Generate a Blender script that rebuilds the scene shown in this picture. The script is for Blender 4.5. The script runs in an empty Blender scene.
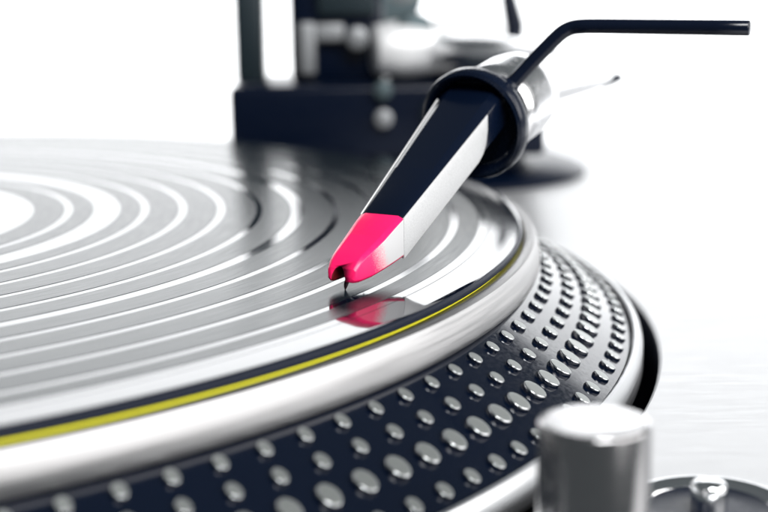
import bpy, bmesh, math, random
from mathutils import Vector, Matrix
random.seed(7)
MM = 0.001
C = bpy.context.scene.collection
R_ = math.radians

# ------------------------------------------------------------------ camera
sc = bpy.context.scene
PITCH, ROLL, FPX = 0.210116, -0.016552, 1407.55
cam_d = bpy.data.cameras.new('camera'); cam = bpy.data.objects.new('camera', cam_d); C.objects.link(cam)
sc.camera = cam
_c, _s = math.cos(PITCH), math.sin(PITCH)
fw = Vector((0, _c, -_s)); up = Vector((0, _s, _c)); rt = Vector((1, 0, 0))
rt2 = rt * math.cos(ROLL) + up * math.sin(ROLL)
up2 = up * math.cos(ROLL) - rt * math.sin(ROLL)
CAM = Vector((123.92, -272.97, 49.886))
m = Matrix.Identity(4)
for i in range(3):
    m[i][0], m[i][1], m[i][2], m[i][3] = rt2[i], up2[i], -fw[i], CAM[i] * MM
cam.matrix_world = m
cam_d.sensor_width = 36.0
cam_d.lens = FPX / 768 * 36.0
cam_d.clip_start = 0.005; cam_d.clip_end = 50
cam_d.dof.use_dof = True
cam_d.dof.focus_distance = 0.219
cam_d.dof.aperture_fstop = 15.5

# ------------------------------------------------------------------ light
w = bpy.data.worlds.new('World'); sc.world = w; w.use_nodes = True
w.node_tree.nodes['Background'].inputs[0].default_value = (0.86, 0.95, 1.0, 1)
w.node_tree.nodes['Background'].inputs[1].default_value = 0.12

def area(name, loc, target, sx, sy, power, col=(1, 1, 1)):
    d = bpy.data.lights.new(name, 'AREA'); d.shape = 'RECTANGLE'; d.size = sx; d.size_y = sy
    d.energy = power; d.color = col
    o = bpy.data.objects.new(name, d); C.objects.link(o); o.location = loc
    o.rotation_euler = (Vector(target) - Vector(loc)).to_track_quat('-Z', 'Y').to_euler()
    return o
area('backdrop_softbox', (0.15, 0.58, 0.60), (0.15, 1.25, 0.14), 2.6, 0.3, 33)
area('side_softbox', (0.76, -0.30, 0.30), (0.13, -0.08, 0.0), 1.05, 0.55, 7.5, (1, 0.985, 0.975))
area('front_softbox', (0.32, -0.60, 0.72), (0.14, -0.06, 0.0), 0.40, 0.30, 9.0)

sc.view_settings.view_transform = 'Standard'
sc.view_settings.look = 'None'
sc.view_settings.exposure = 0.08
sc.view_settings.gamma = 1.0
sc.view_settings.use_curve_mapping = False
sc.cycles.use_denoising = True
sc.cycles.max_bounces = 8
sc.cycles.sample_clamp_indirect = 6.0

# ------------------------------------------------------------------ materials
def mat(name, col, rough=0.4, metal=0.0, ior=1.5, spec=0.5, aniso=0.0, coat=0.0):
    mm = bpy.data.materials.new(name); mm.use_nodes = True
    b = mm.node_tree.nodes['Principled BSDF']
    b.inputs['Base Color'].default_value = (*col, 1)
    b.inputs['Roughness'].default_value = rough
    b.inputs['Metallic'].default_value = metal
    b.inputs['IOR'].default_value = ior
    b.inputs['Specular IOR Level'].default_value = spec
    b.inputs['Anisotropic'].default_value = aniso
    b.inputs['Coat Weight'].default_value = coat
    return mm

def nd(m_, t, **kw):
    n = m_.node_tree.nodes.new(t)
    for k, v in kw.items(): setattr(n, k, v)
    return n
def lk(m_, a, b): m_.node_tree.links.new(a, b)
def bsdf(m_): return m_.node_tree.nodes['Principled BSDF']

def grain(m_, scale=(1, 1, 1), nscale=600, detail=4, bump=0.1, dist=0.0001, rvar=0.0, cvar=0.0, coord='Object'):
    """fine procedural grain: bump, roughness and colour variation"""
    tc = nd(m_, 'ShaderNodeTexCoord'); mp = nd(m_, 'ShaderNodeMapping'); mp.inputs['Scale'].default_value = scale
    nz = nd(m_, 'ShaderNodeTexNoise'); nz.inputs['Scale'].default_value = nscale; nz.inputs['Detail'].default_value = detail
    lk(m_, tc.outputs[coord], mp.inputs[0]); lk(m_, mp.outputs[0], nz.inputs['Vector'])
    b = bsdf(m_)
    if bump:
        bp = nd(m_, 'ShaderNodeBump'); bp.inputs['Strength'].default_value = bump; bp.inputs['Distance'].default_value = dist
        lk(m_, nz.outputs[0], bp.inputs['Height']); lk(m_, bp.outputs[0], b.inputs['Normal'])
    if rvar:
        r0 = b.inputs['Roughness'].default_value
        mr = nd(m_, 'ShaderNodeMapRange'); mr.inputs['From Min'].default_value = .3; mr.inputs['From Max'].default_value = .7
        mr.inputs['To Min'].default_value = max(.01, r0 - rvar); mr.inputs['To Max'].default_value = r0 + rvar
        lk(m_, nz.outputs[0], mr.inputs[0]); lk(m_, mr.outputs[0], b.inputs['Roughness'])
    if cvar:
        c0 = b.inputs['Base Color'].default_value
        mx = nd(m_, 'ShaderNodeMix', data_type='RGBA')
        mx.inputs['A'].default_value = (*[v * (1 - cvar) for v in c0[:3]], 1)
        mx.inputs['B'].default_value = (*[min(1, v * (1 + cvar)) for v in c0[:3]], 1)
        lk(m_, nz.outputs[0], mx.inputs['Factor']); lk(m_, mx.outputs['Result'], b.inputs['Base Color'])
    return m_

def ring_grain(m_, freq=900, bump=0.15, dist=0.00004, rvar=0.06, tangent=True, cvar=0.0):
    """streaks that run round the spindle axis: noise over the radius"""
    tc = nd(m_, 'ShaderNodeTexCoord'); sp = nd(m_, 'ShaderNodeSeparateXYZ'); lk(m_, tc.outputs['Object'], sp.inputs[0])
    cx = nd(m_, 'ShaderNodeCombineXYZ'); lk(m_, sp.outputs[0], cx.inputs[0]); lk(m_, sp.outputs[1], cx.inputs[1])
    ln = nd(m_, 'ShaderNodeVectorMath', operation='LENGTH'); lk(m_, cx.outputs[0], ln.inputs[0])
    an = nd(m_, 'ShaderNodeMath', operation='ARCTAN2'); lk(m_, sp.outputs[1], an.inputs[0]); lk(m_, sp.outputs[0], an.inputs[1])
    am = nd(m_, 'ShaderNodeMath', operation='MULTIPLY'); am.inputs[1].default_value = 0.004; lk(m_, an.outputs[0], am.inputs[0])
    c2 = nd(m_, 'ShaderNodeCombineXYZ'); lk(m_, ln.outputs['Value'], c2.inputs[0]); lk(m_, am.outputs[0], c2.inputs[1]); lk(m_, sp.outputs[2], c2.inputs[2])
    nz = nd(m_, 'ShaderNodeTexNoise'); nz.inputs['Scale'].default_value = freq; nz.inputs['Detail'].default_value = 4
    lk(m_, c2.outputs[0], nz.inputs['Vector'])
    b = bsdf(m_)
    if bump:
        bp = nd(m_, 'ShaderNodeBump'); bp.inputs['Strength'].default_value = bump; bp.inputs['Distance'].default_value = dist
        lk(m_, nz.outputs[0], bp.inputs['Height']); lk(m_, bp.outputs[0], b.inputs['Normal'])
    r0 = b.inputs['Roughness'].default_value
    mr = nd(m_, 'ShaderNodeMapRange'); mr.inputs['From Min'].default_value = .3; mr.inputs['From Max'].default_value = .7
    mr.inputs['To Min'].default_value = max(.01, r0 - rvar); mr.inputs['To Max'].default_value = r0 + rvar
    lk(m_, nz.outputs[0], mr.inputs[0]); lk(m_, mr.outputs[0], b.inputs['Roughness'])
    if cvar:
        c0 = b.inputs['Base Color'].default_value
        mx = nd(m_, 'ShaderNodeMix', data_type='RGBA')
        mx.inputs['A'].default_value = (*[v * (1 - cvar) for v in c0[:3]], 1)
        mx.inputs['B'].default_value = (*[min(1, v * (1 + cvar)) for v in c0[:3]], 1)
        lk(m_, nz.outputs[0], mx.inputs['Factor']); lk(m_, mx.outputs['Result'], b.inputs['Base Color'])
    if tangent:
        tg = nd(m_, 'ShaderNodeTangent', direction_type='RADIAL', axis='Z'); lk(m_, tg.outputs[0], b.inputs['Tangent'])
    return m_

M = {}
M['sweep'] = grain(mat('white_paper', (0.84, 0.85, 0.86), 0.9), nscale=30, bump=0.02, cvar=0.02)
M['plinth'] = grain(mat('silver_plinth_paint', (0.47, 0.475, 0.485), 0.38, 0.25), scale=(12, 180, 60), nscale=9, detail=6, bump=0.05, dist=0.0001, rvar=0.06, cvar=0.06)
M['well'] = grain(mat('black_well', (0.006, 0.009, 0.02), 0.5), nscale=900, bump=0.1)
M['vinyl'] = ring_grain(mat('smooth_vinyl', (0.003, 0.005, 0.012), 0.06, ior=1.9), freq=1200, bump=0.03, rvar=0.02, tangent=False)
M['edge'] = grain(mat('matt_vinyl_edge', (0.003, 0.006, 0.016), 0.45, ior=1.4, spec=0.3), nscale=1500, bump=0.05)
M['groove'] = ring_grain(mat('grooved_vinyl', (0.006, 0.012, 0.016), 0.23, ior=1.40, aniso=0.4), freq=3600, bump=0.10, dist=0.00003, rvar=0.03, cvar=0.2)
def trap(m_, k):
    # groove walls swallow part of the light: blend in plain dark vinyl
    out = [n for n in m_.node_tree.nodes if n.type == 'OUTPUT_MATERIAL'][0]
    df = nd(m_, 'ShaderNodeBsdfDiffuse'); df.inputs[0].default_value = (0.004, 0.008, 0.012, 1)
    mx = nd(m_, 'ShaderNodeMixShader'); mx.inputs[0].default_value = k
    lk(m_, bsdf(m_).outputs[0], mx.inputs[1]); lk(m_, df.outputs[0], mx.inputs[2]); lk(m_, mx.outputs[0], out.inputs[0])
trap(M['groove'], 0.24)
M['label'] = grain(mat('white_label_paper', (0.85, 0.85, 0.85), 0.22, ior=1.6), nscale=900, bump=0.02, cvar=0.02)
M['felt'] = grain(mat('black_slipmat_felt', (0.01, 0.012, 0.02), 0.9), nscale=2500, bump=0.5, cvar=0.2)
M['yellow'] = grain(mat('yellow_edge', (0.98, 0.88, 0.02), 0.8), nscale=1800, bump=0.3, cvar=0.12)
M['rim'] = ring_grain(mat('turned_aluminium', (0.50, 0.497, 0.50), 0.44, 1.0, aniso=0.4), freq=1500, bump=0.10, dist=0.00004, rvar=0.10, cvar=0.16)
M['lip'] = ring_grain(mat('turned_aluminium_lip', (0.62, 0.63, 0.64), 0.33, 1.0, aniso=0.4), freq=1600, bump=0.06, rvar=0.05)
M['band'] = grain(mat('black_band_paint', (0.0008, 0.003, 0.010), 0.13, ior=1.55), nscale=1400, bump=0.03, dist=0.00004, rvar=0.05)
M['dot_top'] = grain(mat('machined_dot', (0.36, 0.38, 0.37), 0.36, 0.8), scale=(1, 1, 1), nscale=3000, bump=0.15, dist=0.00003, rvar=0.06, cvar=0.1)
M['dot_edge'] = mat('polished_dot_edge', (0.55, 0.56, 0.57), 0.12, 1.0)
M['chrome'] = grain(mat('chrome', (0.86, 0.87, 0.88), 0.12, 1.0), nscale=1200, bump=0.03, rvar=0.03)
M['satin'] = grain(mat('satin_steel', (0.42, 0.415, 0.42), 0.2, 1.0), scale=(1, 1, 40), nscale=300, bump=0.06, dist=0.00005, rvar=0.04)
M['softsteel'] = grain(mat('satin_bracket', (0.30, 0.31, 0.32), 0.5, 0.6), nscale=900, bump=0.05, rvar=0.05)
M['dimsteel'] = grain(mat('dark_screw', (0.07, 0.10, 0.11), 0.5, 0.4), nscale=900, bump=0.05, rvar=0.05)
M['dimdark'] = grain(mat('charcoal_metal', (0.010, 0.020, 0.026), 0.45, 0.2), nscale=900, bump=0.05, rvar=0.05)
M['navy'] = grain(mat('black_cartridge_plastic', (0.0018, 0.0046, 0.014), 0.2, ior=1.4), nscale=2600, bump=0.06, dist=0.00003, rvar=0.05)
M['darkblue'] = grain(mat('black_collar_metal', (0.0015, 0.0045, 0.014), 0.24, ior=1.38), nscale=2200, bump=0.06, dist=0.00003, rvar=0.05)
M['arm_dark'] = grain(mat('dark_arm_base', (0.0010, 0.004, 0.014), 0.33, ior=1.3), nscale=900, bump=0.05, rvar=0.06)
M['silverplastic'] = grain(mat('silver_paint', (0.86, 0.865, 0.87), 0.36, 0.3), nscale=2600, bump=0.12, dist=0.00004, rvar=0.05, cvar=0.08)
M['edge_highlight'] = grain(mat('silver_edge_highlight', (0.9, 0.9, 0.9), 0.4), nscale=1800, bump=0.05)  # highlight along the left silver plate, put in as white base colour
M['bright'] = grain(mat('polished_silver', (0.88, 0.88, 0.89), 0.24, 1.0), nscale=900, bump=0.03, rvar=0.04)
M['sideplate'] = grain(mat('speckled_silver_paint', (0.50, 0.505, 0.51), 0.4, 0.2), nscale=4200, detail=5, bump=0.2, dist=0.00004, rvar=0.06, cvar=0.24)
M['pink'] = grain(mat('hot_pink_plastic', (0.98, 0.010, 0.13), 0.33, ior=1.46), nscale=1800, bump=0.05, dist=0.00003, rvar=0.05, cvar=0.06)
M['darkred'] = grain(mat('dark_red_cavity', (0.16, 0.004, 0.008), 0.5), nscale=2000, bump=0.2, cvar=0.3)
M['stylus'] = grain(mat('dark_cantilever', (0.035, 0.010, 0.018), 0.3, 0.3), nscale=2000, bump=0.05)

# side of the tip: pink that speckles out into bare silver paint towards the rear
def fade_mat():
    m_ = mat('pink_speckled_silver', (0.8, 0.8, 0.8), 0.36)
    tc = nd(m_, 'ShaderNodeTexCoord'); sp = nd(m_, 'ShaderNodeSeparateXYZ'); lk(m_, tc.outputs['Object'], sp.inputs[0])
    nz = nd(m_, 'ShaderNodeTexNoise'); nz.inputs['Scale'].default_value = 5200; nz.inputs['Detail'].default_value = 2
    lk(m_, tc.outputs['Object'], nz.inputs['Vector'])
    # object x = along the body (metres), z height
    a = nd(m_, 'ShaderNodeMath', operation='MULTIPLY_ADD'); lk(m_, sp.outputs[2], a.inputs[0]); a.inputs[1].default_value = 0.40; lk(m_, sp.outputs[0], a.inputs[2])
    mr = nd(m_, 'ShaderNodeMapRange'); lk(m_, a.outputs[0], mr.inputs[0])
    mr.inputs['From Min'].default_value = 0.0034; mr.inputs['From Max'].default_value = 0.0098
    ad = nd(m_, 'ShaderNodeMath', operation='MULTIPLY_ADD'); lk(m_, nz.outputs[0], ad.inputs[0]); ad.inputs[1].default_value = 0.7; ad.inputs[2].default_value = -0.35
    s2 = nd(m_, 'ShaderNodeMath', operation='ADD'); lk(m_, ad.outputs[0], s2.inputs[0]); lk(m_, mr.outputs[0], s2.inputs[1])
    cr = nd(m_, 'ShaderNodeValToRGB'); lk(m_, s2.outputs[0], cr.inputs[0])
    cr.color_ramp.elements[0].position = 0.18; cr.color_ramp.elements[0].color = (0.98, 0.010, 0.13, 1)
    cr.color_ramp.elements[1].position = 0.78; cr.color_ramp.elements[1].color = (0.52, 0.52, 0.525, 1)
    lk(m_, cr.outputs[0], bsdf(m_).inputs['Base Color'])
    return m_
M['fade'] = fade_mat()

# ------------------------------------------------------------------ helpers (all lengths in mm)
def link_mesh(name, verts, faces, mats, parent=None, loc=(0, 0, 0), smooth=True, fmat=None, bevel=0.0, seg=2, auto=35):
    me = bpy.data.meshes.new(name)
    me.from_pydata([(v[0] * MM, v[1] * MM, v[2] * MM) for v in verts], [], faces)
    for mm in (mats if isinstance(mats, (list, tuple)) else [mats]): me.materials.append(mm)
    if fmat:
        for p, k in zip(me.polygons, fmat): p.material_index = k
    bm = bmesh.new(); bm.from_mesh(me); bmesh.ops.recalc_face_normals(bm, faces=bm.faces)
    if bevel:
        es = [e for e in bm.edges if len(e.link_faces) == 2 and e.calc_face_angle(0) > R_(25)]
        bmesh.ops.bevel(bm, geom=es, offset=bevel * MM, segments=seg, affect='EDGES', profile=0.5, clamp_overlap=True)
    for f in bm.faces: f.smooth = smooth
    if smooth:
        for e in bm.edges:
            if len(e.link_faces) == 2: e.smooth = e.calc_face_angle(0) < R_(auto)
    bm.to_mesh(me); bm.free()
    o = bpy.data.objects.new(name, me); C.objects.link(o)
    o.location = Vector(loc) * MM
    if parent: o.parent = parent
    return o

def lathe(name, prof, mt, parent=None, n=256, loc=(0, 0, 0), closed=True, bevel=0.0, rot=None, fm=None, auto=35):
    """prof: list of (r,z); closed joins the last point to the first; r==0 makes a pole"""
    verts, faces, idx, fmt = [], [], [], []
    for r, z in prof:
        if r <= 1e-9: idx.append([len(verts)] * n); verts.append((0, 0, z))
        else:
            b = len(verts); idx.append([b + k for k in range(n)])
            for k in range(n):
                a = 2 * math.pi * k / n; verts.append((r * math.cos(a), r * math.sin(a), z))
    L = len(prof)
    for i in range(L if closed else L - 1):
        A, B = idx[i], idx[(i + 1) % L]
        for k in range(n):
            q = []
            for v in (A[k], A[(k + 1) % n], B[(k + 1) % n], B[k]):
                if v not in q: q.append(v)
            if len(q) >= 3: faces.append(q); fmt.append(fm[i] if fm else 0)
    o = link_mesh(name, verts, faces, mt, parent, loc, fmat=fmt if fm else None, bevel=bevel, auto=auto)
    if rot: o.rotation_euler = rot
    return o

def box(name, a, b, mt, parent=None, bevel=0.5, loc=(0, 0, 0), seg=3):
    x0, y0, z0 = a; x1, y1, z1 = b
    v = [(x, y, z) for z in (z0, z1) for x, y in ((x0, y0), (x1, y0), (x1, y1), (x0, y1))]
    f = [(0, 1, 2, 3), (4, 5, 6, 7), (0, 1, 5, 4), (1, 2, 6, 5), (2, 3, 7, 6), (3, 0, 4, 7)]
    return link_mesh(name, v, f, mt, parent, loc, bevel=bevel, seg=seg)

def catmull(pts, n=10):
    P = [Vector(p) for p in pts]; P = [2 * P[0] - P[1]] + P + [2 * P[-1] - P[-2]]; out = []
    for i in range(1, len(P) - 2):
        for k in range(n):
            t = k / n; a, b, c, d = P[i - 1:i + 3]
            out.append(0.5 * ((2 * b) + (c - a) * t + (2 * a - 5 * b + 4 * c - d) * t * t + (3 * b - a - 3 * c + d) * t ** 3))
    out.append(P[-2]); return out

def tube(name, path, rad, mt, parent=None, n=24, loc=(0, 0, 0), squash=1.0, capbev=True, refup=(0, 0, 1)):
    """rad: number or list per path point; round caps softened with a small inset ring"""
    P = [Vector(p) for p in path]; L = len(P)
    rd = [rad] * L if isinstance(rad, (int, float)) else list(rad)
    T = []
    for i in range(L):
        t = (P[min(i + 1, L - 1)] - P[max(i - 1, 0)]).normalized(); T.append(t)
    if capbev:
        e = min(rd[0], 0.35)
        P = [P[0], P[0] + T[0] * e * .5] + P[1:-1] + [P[-1] - T[-1] * e * .5, P[-1]]
        rd = [rd[0] - e * .5, rd[0]] + rd[1:-1] + [rd[-1], rd[-1] - e * .5]
        T = [T[0], T[0]] + T[1:-1] + [T[-1], T[-1]]; L = len(P)
    verts, faces = [], []
    for i in range(L):
        s = T[i].cross(Vector(refup)).normalized(); u = s.cross(T[i]).normalized()
        for k in range(n):
            a = 2 * math.pi * k / n
            verts.append(P[i] + s * math.cos(a) * rd[i] + u * math.sin(a) * rd[i] * squash)
    for i in range(L - 1):
        for k in range(n):
            faces.append((i * n + k, i * n + (k + 1) % n, (i + 1) * n + (k + 1) % n, (i + 1) * n + k))
    faces.append(tuple(range(n))); faces.append(tuple((L - 1) * n + k for k in range(n)))
    return link_mesh(name, verts, faces, mt, parent, loc, auto=50)

def empty(name, loc, label, cat, group=None, rotz=0):
    o = bpy.data.objects.new(name, None); C.objects.link(o); o.location = Vector(loc) * MM; o.rotation_euler = (0, 0, rotz)
    o.empty_display_size = 0.01
    o['label'] = label; o['category'] = cat
    if group: o['group'] = group
    return o

# ------------------------------------------------------------------ setting: white sweep
prof = [(-150, -112), (500, -112), (700, -112), (850, -100), (980, -55), (1070, 20), (1120, 120), (1140, 260), (1142, 520)]
pp = catmull([(0, a, b) for a, b in prof], 6)
vs, fs = [], []
for i, p_ in enumerate(pp):
    vs += [(-2600, p_.y, p_.z), (2900, p_.y, p_.z)]
    if i: k = 2 * i; fs.append((k - 2, k - 1, k + 1, k))
sweep = link_mesh('table_backdrop', vs, fs, M['sweep']); sweep['kind'] = 'structure'
sd = sweep.modifiers.new('thickness', 'SOLIDIFY'); sd.thickness = 0.004; sd.offset = -1

# ------------------------------------------------------------------ turntable
ZP = -20.5
tt = empty('turntable', (0, 0, -110), 'silver turntable body with a round platter well under the spinning platter', 'turntable')
def tz(z): return z + 110
# plinth: slab with a round hole for the platter
def plinth():
    x0, x1, y0, y1 = -200, 262, -141, 262
    Rw, n = 175.5, 192
    v, f = [], []
    outer = []
    def rr(ang):
        d = Vector((math.cos(ang), math.sin(ang)))
        ts = []
        if d.x > 1e-6: ts.append(x1 / d.x)
        if d.x < -1e-6: ts.append(x0 / d.x)
        if d.y > 1e-6: ts.append(y1 / d.y)
        if d.y < -1e-6: ts.append(y0 / d.y)
        return d * min(ts)
    angs = sorted([2 * math.pi * k / n for k in range(n)] + [math.atan2(y, x) % (2 * math.pi) for x in (x0, x1) for y in (y0, y1)])
    N = len(angs)
    rings = []
    def ring(fn):
        b = len(v); v.extend(fn(a) for a in angs); rings.append(b)
    e = 2.5
    ring(lambda a: (Rw * math.cos(a), Rw * math.sin(a), tz(-46)))
    ring(lambda a: (Rw * math.cos(a), Rw * math.sin(a), tz(ZP - 0.5)))
    ring(lambda a: ((Rw + .5) * math.cos(a), (Rw + .5) * math.sin(a), tz(ZP)))
    def out(ins, z):
        def fn(a):
            p = rr(a); cx, cy = (x0 + x1) / 2, (y0 + y1) / 2
            return (cx + (p.x - cx) * (1 - ins / ((x1 - x0) / 2)), cy + (p.y - cy) * (1 - ins / ((y1 - y0) / 2)), tz(z))
        return fn
    for k in range(6):
        t = k / 5 * math.pi / 2
        ring(out(e * (1 - math.sin(t)), ZP - e * (1 - math.cos(t))))
    ring(out(0, -96)); ring(out(2, -98))
    for i in range(len(rings) - 1):
        A, B = rings[i], rings[i + 1]
        for k in range(N): f.append((A + k, A + (k + 1) % N, B + (k + 1) % N, B + k))
    f.append(tuple(rings[-1] + k for k in range(N)))
    b = len(v); v.append((0, 0, tz(-46)))
    base = rings[0]; nf = len(f)
    for k in range(N): f.append((base + k, base + (k + 1) % N, b))
    fm = [0] * nf + [1] * N
    for k in range(N): fm[k] = 1
    return link_mesh('plinth', v, f, [M['plinth'], M['well']], tt, fmat=fm, auto=30)
plinth()
for x, y in ((-170, -112), (232, -112), (-170, 230), (232, 230)):
    lathe('foot', [(0, -2), (20, -2), (22, 1), (22, 10), (18, 12.5), (0, 12.5)], M['arm_dark'], tt, n=48, loc=(x, y, 0.2), closed=False)
# pop-up lamp post close to the lens
post = lathe('lamp_post', [(0, ZP - 2), (6.3, ZP - 2), (6.3, -1.35), (6.2, -1.1), (6.0, -1.0), (5.4, -1.0), (0, -1.0)], M['satin'], tt, n=96, loc=(147.0, -124.0, 110), closed=False, auto=60)
lathe('lamp_post_collar', [(6.6, ZP - 1), (6.6, ZP + .5), (7.0, ZP + .9), (9.2, ZP + .7), (9.7, ZP), (9.7, ZP - 1)], M['chrome'], tt, n=96, loc=(147.0, -124.0, 110))
# round recessed dish with centre button
D = (165.2, -103.2, 110)
dish = lathe('recess_ring', [(11.3, ZP - .6), (11.3, ZP + .35), (10.9, ZP + .75), (10.2, ZP + .85), (8.6, ZP + .35), (8.0, ZP - .3), (8.0, ZP - 4)], M['chrome'], tt, n=128, loc=D, auto=50)
dbl = lathe('recess_bowl', [(0, ZP + .15), (4, ZP + .15), (7.0, ZP + .1), (7.9, ZP + .3), (7.95, ZP + .1), (7.9, ZP - 2), (0, ZP - 2)], M['arm_dark'], tt, n=96, loc=D, closed=False)
lathe('centre_button', [(0, ZP), (2.3, ZP), (2.3, ZP + 3.0), (2.25, ZP + 3.6), (1.9, ZP + 4.0), (0, ZP + 4.1)], M['chrome'], tt, n=64, loc=(D[0] - .2, D[1], 110), closed=False, auto=60)

# ------------------------------------------------------------------ platter
pl = empty('platter', (0, 0, -40), 'turned aluminium platter with rows of raised strobe dots around its sloping black edge', 'platter')
def pz(z): return z + 40
lathe('rim', [(120, pz(-2.2)), (150.6, pz(-2.2)), (151.2, pz(-1.95)), (151.22, pz(-1.48)), (151.35, pz(-1.42)), (152.4, pz(-1.42)), (152.9, pz(-1.6)), (153.2, pz(-2.15)), (153.5, pz(-3.2)), (153.8, pz(-4.4)), (153.95, pz(-5.4)),
              (153.9, pz(-6.2)), (153.65, pz(-6.9)), (153.25, pz(-7.22)), (152.6, pz(-7.3)), (120, pz(-7.3))], M['rim'], pl, n=512)
SL = (-17.7 + 7.6) / (170.4 - 153.2)
lathe('strobe_band', [(120, pz(-7.5)), (152.3, pz(-7.35)), (152.9, pz(-7.42)), (153.2, pz(-7.6)), (170.4, pz(-17.7)), (170.7, pz(-18.5)), (120, pz(-18.5))], M['band'], pl, n=512, auto=12)
lathe('flange', [(120, pz(-18.6)), (170.75, pz(-18.6)), (170.85, pz(-17.2)), (171.2, pz(-16.95)), (171.8, pz(-17.1)), (172.5, pz(-18.0)), (172.7, pz(-18.8)), (172.7, pz(-22)), (171.5, pz(-23)), (120, pz(-23))], M['lip'], pl, n=512)
lathe('spindle', [(0, pz(-30)), (3.6, pz(-30)), (3.6, pz(8)), (3.2, pz(11)), (1.8, pz(13)), (0, pz(13.5))], M['chrome'], pl, n=48, closed=False)
slope = math.atan(-SL)
def dot_mesh(rad, hgt, name):
    n = 20; v = []; f = []; fm = []
    rings = [(rad * 1.22, -0.4), (rad * 1.16, hgt * .25), (rad * 1.08, hgt * .78), (rad * 1.05, hgt * .93), (rad * 1.0, hgt), (rad * .9, hgt)]
    for r, z in rings:
        for k in range(n):
            a = 2 * math.pi * k / n; v.append((r * math.cos(a), r * .80 * math.sin(a), z))
    for i in range(len(rings) - 1):
        for k in range(n):
            f.append((i * n + k, i * n + (k + 1) % n, (i + 1) * n + (k + 1) % n, (i + 1) * n + k)); fm.append(0 if i < 2 else (2 if i < 4 else 1))
    f.append(tuple((len(rings) - 1) * n + k for k in range(n))); fm.append(1)
    me = bpy.data.meshes.new(name); me.from_pydata([(a * MM, b * MM, c * MM) for a, b, c in v], [], f)
    me.materials.append(M['band']); me.materials.append(M['dot_top']); me.materials.append(M['dot_edge'])
    for p_, k in zip(me.polygons, fm): p_.material_index = k; p_.use_smooth = True
    bm = bmesh.new(); bm.from_mesh(me); bmesh.ops.recalc_face_normals(bm, faces=bm.faces)
    bm.to_mesh(me); bm.free()
    return me, v, f, fm
ROWS = [(155.15, 145, -45.4, 1.12, .62), (159.0, 145, -45.75, 1.16, .62), (163.3, 165, -46.55, 1.78, .72), (168.25, 172, -41.0, 1.22, .60)]
rest_v, rest_f, rest_m = [], [], []
for (r, n, ph, rad, hg) in ROWS:
    me, dv, df, dfm = dot_mesh(rad, hg, 'strobe_dot')
    z = -7.6 + (r - 153.2) * SL
    for k in range(n):
        a = ph + 360.0 / n * k; a = (a + 180) % 360 - 180
        R3 = Matrix.Rotation(R_(a), 4, 'Z') @ Matrix.Translation((r * MM, 0, pz(z) * MM)) @ Matrix.Rotation(slope, 4, 'Y')
        if -72 < a < 32:
            o = bpy.data.objects.new('strobe_dot', me); C.objects.link(o); o.parent = pl
            o.matrix_local = R3 @ Matrix.Scale(1 + random.uniform(-.02, .02), 4)
        else:
            b = len(rest_v)
            for q in dv:
                p3 = R3 @ (Vector(q) * MM); rest_v.append(p3 / MM)
            rest_f += [tuple(b + i for i in f_) for f_ in df]; rest_m += dfm
ro = link_mesh('strobe_dots', rest_v, rest_f, [M['band'], M['dot_top'], M['dot_edge']], pl, fmat=rest_m)
ro['kind'] = 'stuff'

# ------------------------------------------------------------------ slipmat
sm = empty('slipmat', (-0.9, -0.5, -2.2), 'thin black felt slipmat with a yellow edge between the record and the platter rim', 'slipmat')
lathe('mat', [(3.8, 0.05), (149.6, 0.05), (149.6, .8), (3.8, .8)], M['felt'], sm, n=256)
lathe('edge_band', [(149.7, 0.1), (150.85, 0.66), (150.98, 0.69), (150.98, 0.82), (150.85, 0.86), (149.7, .86)], M['yellow'], sm, n=512)

# ------------------------------------------------------------------ record
rec = empty('vinyl_record', (0, 0, -1.6), 'glossy black vinyl record with evenly spaced bright bands between its grooved tracks', 'record')
def rz(z): return z + 1.6
ZG = -0.06
lathe('disc', [(3.65, rz(-1.2)), (149.6, rz(-1.2)), (149.6, rz(-.04)), (150.25, rz(-.06)), (150.1, rz(-.005)), (149.4, rz(0.025)),
               (147.0, rz(0.035)), (143.5, rz(0.025)), (140.0, rz(-.01)), (137.0, rz(ZG)), (52.2, rz(ZG)), (51.0, rz(-.1)), (3.65, rz(-.1))], M['vinyl'], rec, n=512)
lathe('edge', [(149.7, rz(-1.3)), (150.45, rz(-1.3)), (150.58, rz(-1.2)), (150.62, rz(-.7)), (150.6, rz(-.35)), (150.45, rz(-.14)), (150.25, rz(-.065)), (149.7, rz(-.1))], M['edge'], rec, n=512)
r1, d = 137.72, 7.712
gaps = {k: r1 - (k - 1) * d for k in range(1, 12)}
wid = {k: 1.5 for k in gaps}; wid[5] = 2.5; wid[10] = 5.2; wid[1] = 1.6; wid[11] = 1.5
edges = [138.9 + .0]
bands = []
hi = 142.4
for k in range(1, 12):
    lo = gaps[k] + wid[k] / 2
    if hi - lo > .5 : bands.append((lo, hi))
    hi = gaps[k] - wid[k] / 2
bands.append((53.5, hi))
bands = [b for b in bands if b[1] - b[0] > 1.2]
bands += [(144.3, 144.45)]
for lo, hi in bands:
    ins = min(.12, (hi - lo) * .3)
    t = (ZG if hi < 140 else 0.0) + 0.05
    lathe('groove_band', [(lo, rz(ZG - .15)), (lo, rz(t - .02)), (lo + ins, rz(t)), (hi - ins, rz(t)), (hi, rz(t - .02)), (hi, rz(ZG - .15))], M['groove'], rec, n=384, auto=4)
lathe('label', [(3.7, rz(-.15)), (3.7, rz(-.03)), (49.9, rz(-.03)), (50, rz(-.06)), (50, rz(-.15))], M['label'], rec, n=192)

# ------------------------------------------------------------------ phono cartridge
YAW = 59.0
S = Vector((117.9, -63.5, ZG + .05))
cart = empty('phono_cartridge', S, 'slim black cartridge with hot pink tip and long bent finger lift, stylus on the record', 'cartridge', rotz=R_(YAW))
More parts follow.
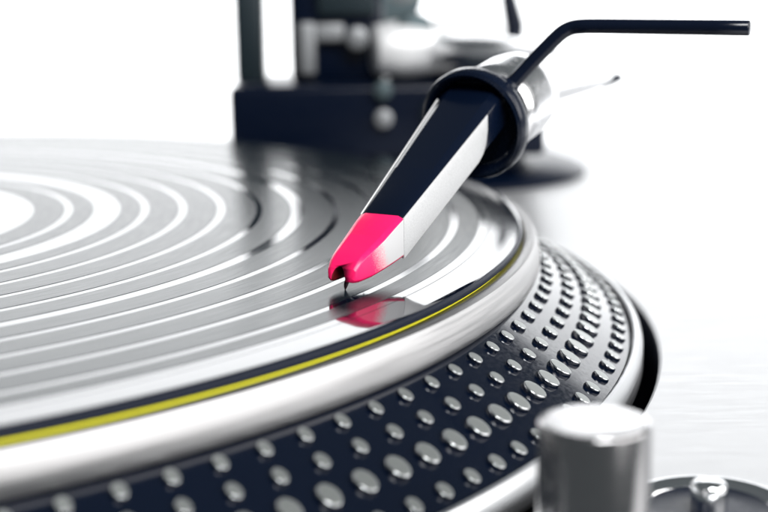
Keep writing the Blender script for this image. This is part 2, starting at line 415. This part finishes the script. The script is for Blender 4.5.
# local: x along the body to the rear, y to the left, z up
def loft(name, st, mt, parent, sec, fmf=None, bevel=0.0, seg=2, smooth=True, auto=30):
    v, f, fm = [], [], []
    n = None
    for s_ in st:
        pts = sec(*s_[1:]); n = len(pts)
        for (y, z) in pts: v.append((s_[0], y, z))
    for i in range(len(st) - 1):
        for k in range(n):
            f.append((i * n + k, i * n + (k + 1) % n, (i + 1) * n + (k + 1) % n, (i + 1) * n + k)); fm.append(fmf(k) if fmf else 0)
    f.append(tuple(range(n))); fm.append(0); f.append(tuple((len(st) - 1) * n + k for k in range(n))); fm.append(1 if fmf else 0)
    return link_mesh(name, v, f, mt, parent, fmat=fm, bevel=bevel, seg=seg, smooth=smooth, auto=auto)
K = 0.55
def top(x): return 9.95 + K * (x - 11.2)
def bot(x): return 3.35 + .54 * (x - 11.8)
def hw(x): return 4.0 + (x - 11.2) * 0.066
def sec_body(h, zt, zb, bv=1.0, dr=.45):
    c = .45
    return [(-h + c, zb), (-h, zb + c), (-h, zt - dr), (-h + bv, zt), (h - bv, zt), (h, zt - dr), (h, zb + c), (h - c, zb)]
def cut(o, cutter):
    md = o.modifiers.new('b', 'BOOLEAN'); md.operation = 'DIFFERENCE'; md.object = cutter; md.solver = 'EXACT'; md.material_mode = 'TRANSFER'
    dg = bpy.context.evaluated_depsgraph_get(); dg.update()
    me = bpy.data.meshes.new_from_object(o.evaluated_get(dg)); o.modifiers.clear(); o.data = me
    bpy.data.objects.remove(cutter)
# tip
tst = [(-1.25, 2.1, 2.5, 1.6, .35, .3), (-0.9, 2.5, 3.6, 1.45, .5, .4), (0.2, 2.8, 4.75, 1.4, .6, .45), (1.3, 3.0, 5.4, 1.5, .7, .45), (3.0, 3.25, 6.15, 1.65, .8, .45), (6.0, 3.6, 7.45, 2.2, .9, .45), (9.0, 3.85, 8.95, 2.8, .95, .45), (11.27, 4.0, 9.98, 3.3, 1.0, .45)]
tip = loft('stylus_tip', tst, [M['pink'], M['fade'], M['navy']], cart, sec_body, fmf=lambda k: 1 if k in (1, 5) else (2 if k == 7 else 0), bevel=0.13, seg=3)
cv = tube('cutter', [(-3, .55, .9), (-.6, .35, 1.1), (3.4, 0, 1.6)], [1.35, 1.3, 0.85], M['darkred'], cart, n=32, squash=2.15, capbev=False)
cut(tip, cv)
tip.data.update()
for p_ in tip.data.polygons:
    q = p_.center / MM
    if p_.material_index == 0 and q.x > 2.0 and (p_.normal.x > .45 or abs(p_.normal.y) > .93): p_.material_index = 1
tube('cantilever', [(3.2, .25, 2.6), (1.0, .12, 1.5), (0.25, 0, .85)], [.42, .40, .36], M['stylus'], cart, n=16)
tube('stylus_needle', [(0.32, 0, .95), (.1, 0, .45), (0, 0, 0.0)], [.36, .26, .06], M['stylus'], cart, n=12, capbev=False)
# body shell
bst = [(x, hw(x) - .12, top(x), bot(x) + .1, 1.0 + (x - 11) * .022, .45 + (x - 11) * .02) for x in (11.3, 16, 22, 28, 34, 40, 46)]
loft('body_shell', bst, [M['navy']], cart, sec_body, bevel=0.15, seg=2)
# silver side plates; the left one is coloured white, as if catching the light
def plate(sgn, xe, name, rise):
    st = []
    xs = [11.3, 18, 26, xe - 3, xe - 1.5, xe - .5, xe]
    v, f = [], []
    for x in xs:
        q = max(0, (x - (xe - 3)) / 3); lo = bot(x) + (3.6 * (1 - math.sqrt(max(0, 1 - q * q)))) if sgn < 0 else bot(x)
        zt = top(x) - .45 - (x - 11) * .02 + rise
        for y, z in ((sgn * (hw(x) + .0), lo), (sgn * (hw(x) + .0), zt), (sgn * (hw(x) - (.5 if sgn < 0 else .22)), zt), (sgn * (hw(x) - (.5 if sgn < 0 else .22)), lo)): v.append((x, y, z))
    for i in range(len(xs) - 1):
        for k in range(4): f.append((i * 4 + k, i * 4 + (k + 1) % 4, (i + 1) * 4 + (k + 1) % 4, (i + 1) * 4 + k))
    f.append((0, 1, 2, 3)); f.append(tuple((len(xs) - 1) * 4 + k for k in range(4)))
    return link_mesh(name, v, f, M['sideplate'] if sgn < 0 else M['edge_highlight'], cart, bevel=.08, seg=2)
plate(-1, 37.2, 'side_plate', 0.0)
plate(1, 40.5, 'side_plate', 0.2)
# neck between body and collar, collar ring with dark recessed face
E_C = 0.20                      # elevation of the arm axis at the headshell
def axis_pt(s): return Vector((44.0 + s * math.cos(E_C), 0.2, 20.9 + s * math.sin(E_C)))
def coax(name, prof, mt, n=96, auto=35, fm=None):
    """prof: (radius, distance along the collar axis)"""
    o = lathe(name, prof, mt, cart, n=n, loc=axis_pt(0), closed=True, auto=auto, fm=fm)
    o.rotation_euler = (0, math.pi / 2 - E_C, 0)
    return o
coax('collar_ring', [(7.9, -.6), (8.6, -1.7), (9.2, -2.1), (9.75, -1.7), (9.95, -1.1), (9.95, 0.8), (9.4, 1.6), (7.9, 1.6)], M['darkblue'])
coax('socket_face', [(0.01, 1.2), (7.7, .9), (7.7, 4), (0.01, 4)], M['darkblue'])

# finger lift: rod rising from the collar, then running out level to the right
def loc_of(P):   # world mm -> cartridge local mm
    q = Vector(P) - S; c, s = math.cos(R_(YAW)), math.sin(R_(YAW))
    return Vector((q.x * c + q.y * s, -q.x * s + q.y * c, q.z))
def px(x, y, depth):
    dr = fw + rt2 * ((x - 384) / FPX) - up2 * ((y - 256) / FPX)
    return CAM + dr * depth
# points measured once on the real object, expressed as positions in the room (mm)
F = [px(492, 106, 247), px(508, 88, 247), px(533, 61, 246), px(553, 40.5, 245), px(562, 32.5, 244.5), px(572, 27.6, 244), px(584, 26.2, 243), px(600, 26.0, 242), px(660, 26.8, 238), px(715, 27.5, 234), px(750, 28.0, 231.5)]
fl = [loc_of(P) for P in F]
fl2 = fl[:3] + catmull(fl[3:8], 6) + fl[8:]
tube('finger_lift', fl2, 1.28, M['navy'], cart, n=28)
tube('lift_mount', [loc_of(px(486, 116, 249)), loc_of(px(497, 100, 248)), loc_of(px(508, 88, 247)), loc_of(px(514, 82, 246.8))], [2.9, 2.6, 2.0, 1.4], M['navy'], cart, n=24)

# ------------------------------------------------------------------ tonearm
PIV = Vector((137, 170, -20.5))
arm = empty('tonearm', PIV, 'silver tonearm on its dark pivot base behind the platter, out of focus', 'tonearm')
def al(p): return Vector(p) - PIV
cw = lambda s: S + Matrix.Rotation(R_(YAW), 3, 'Z') @ axis_pt(s)
path = [cw(5), cw(12), cw(24), Vector((171, 40, 25)), Vector((172, 75, 24)), Vector((163, 112, 23)), Vector((148, 142, 22.5)), Vector((137, 170, 22)), Vector((126, 200, 22))]
pth = [al(p) for p in path]
tube('arm_tube', catmull(pth, 8), 4.6, M['bright'], arm, n=32)
tube('locking_collar', [al(cw(5.0)), al(cw(7)), al(cw(9.5)), al(cw(15)), al(cw(19)), al(cw(22))], [8.0, 8.5, 8.2, 8.2, 7.6, 5.5], M['bright'], arm, n=48)
tube('bearing_housing', [al((122, 158, 22)), al((130, 160, 22)), al((150, 164, 22)), al((160, 166, 22))], [7.5, 9, 9, 7.5], M['silverplastic'], arm, n=40)
# base
lathe('base_disc', [(0, 0.1), (45, 0.1), (45, 1.6), (43, 3.0), (34, 6), (0, 6)], M['arm_dark'], arm, n=128, loc=(9, 20, 0), closed=False)
box('base_block', (-58.5, -18, 11), (36, 26, 33), M['arm_dark'], arm, bevel=2, loc=(0, -6, 0))
box('yoke_post', (-58.5, 0, 31), (-49.5, 12, 64), M['dimdark'], arm, bevel=1.5)
box('gimbal_block', (-41, -6, 31), (-12, 22, 66), M['arm_dark'], arm, bevel=4)
box('lift_bracket', (-38, -10, 35), (-33, -5.8, 51), M['softsteel'], arm, bevel=1)
box('bracket_arm', (-33.2, -9.8, 45), (-24, -5.9, 50.5), M['softsteel'], arm, bevel=1)
tube('lift_knob', [Vector((-20, -12, 46)), Vector((-20, -4, 46))], [3.4, 3.6], M['softsteel'], arm, n=32)
for z, mt_ in ((31.5, M['dimsteel']), (23.2, M['softsteel'])):
    tube('screw', [Vector((-12.5, -27, z)), Vector((-12.5, -22, z))], [2.7, 2.7], mt_, arm, n=24)
tube('cue_post', [Vector((30, 14, 6)), Vector((30, 14, 48)), Vector((26, 14, 66))], [3.8, 3.4, 2.0], M['arm_dark'], arm, n=24)
tube('cue_lever', [al(px(560, 93, 320)), al(px(585, 85, 326)), al(px(604, 79.5, 330))], 1.6, M['silverplastic'], arm, n=20)
tube('lever_tip', [al(px(602, 79.8, 330)), al(px(612, 78.4, 331)), al(px(622, 77.4, 332))], [2.2, 1.6, .8], M['arm_dark'], arm, n=20)
box('base_pillar', (-30, -12, 5.5), (30, 24, 17.8), M['arm_dark'], arm, bevel=2, loc=(0, -4, 0))
box('base_step', (-11, -10, 33.2), (24, 14, 40), M['arm_dark'], arm, bevel=2, loc=(0, -4, 0))
tube('anti_skate_dial', [Vector((-3, -15, 46)), Vector((-3, -9, 46))], [6.5, 7.5], M['dimsteel'], arm, n=40)
tube('counterweight', [Vector((-10, 34, 58)), Vector((-24, 62, 58))], [13, 13], M['dimsteel'], arm, n=48)

tube('post_screw', [Vector((-52, -20, 30)), Vector((-52, -17, 30))], [2.6, 3.2], M['softsteel'], arm, n=24)
tube('lower_dial', [Vector((-48, -20, 21)), Vector((-48, -17, 21))], [3.6, 4.0], M['dimdark'], arm, n=32)
tube('cover_dial', [Vector((-27, -21, 21)), Vector((-27, -17, 21))], [6.0, 6.4], M['dimdark'], arm, n=40)
tube('height_dial', [Vector((6, -26, 24)), Vector((6, -22, 24))], [7.0, 7.4], M['dimdark'], arm, n=40)
tube('gimbal_ring', [Vector((-6, -4, 62)), Vector((-6, 4, 62))], [6, 6], M['softsteel'], arm, n=32)
box('gimbal_plate', (-32, -9, 53), (-14, -6.2, 64), M['dimdark'], arm, bevel=.8)
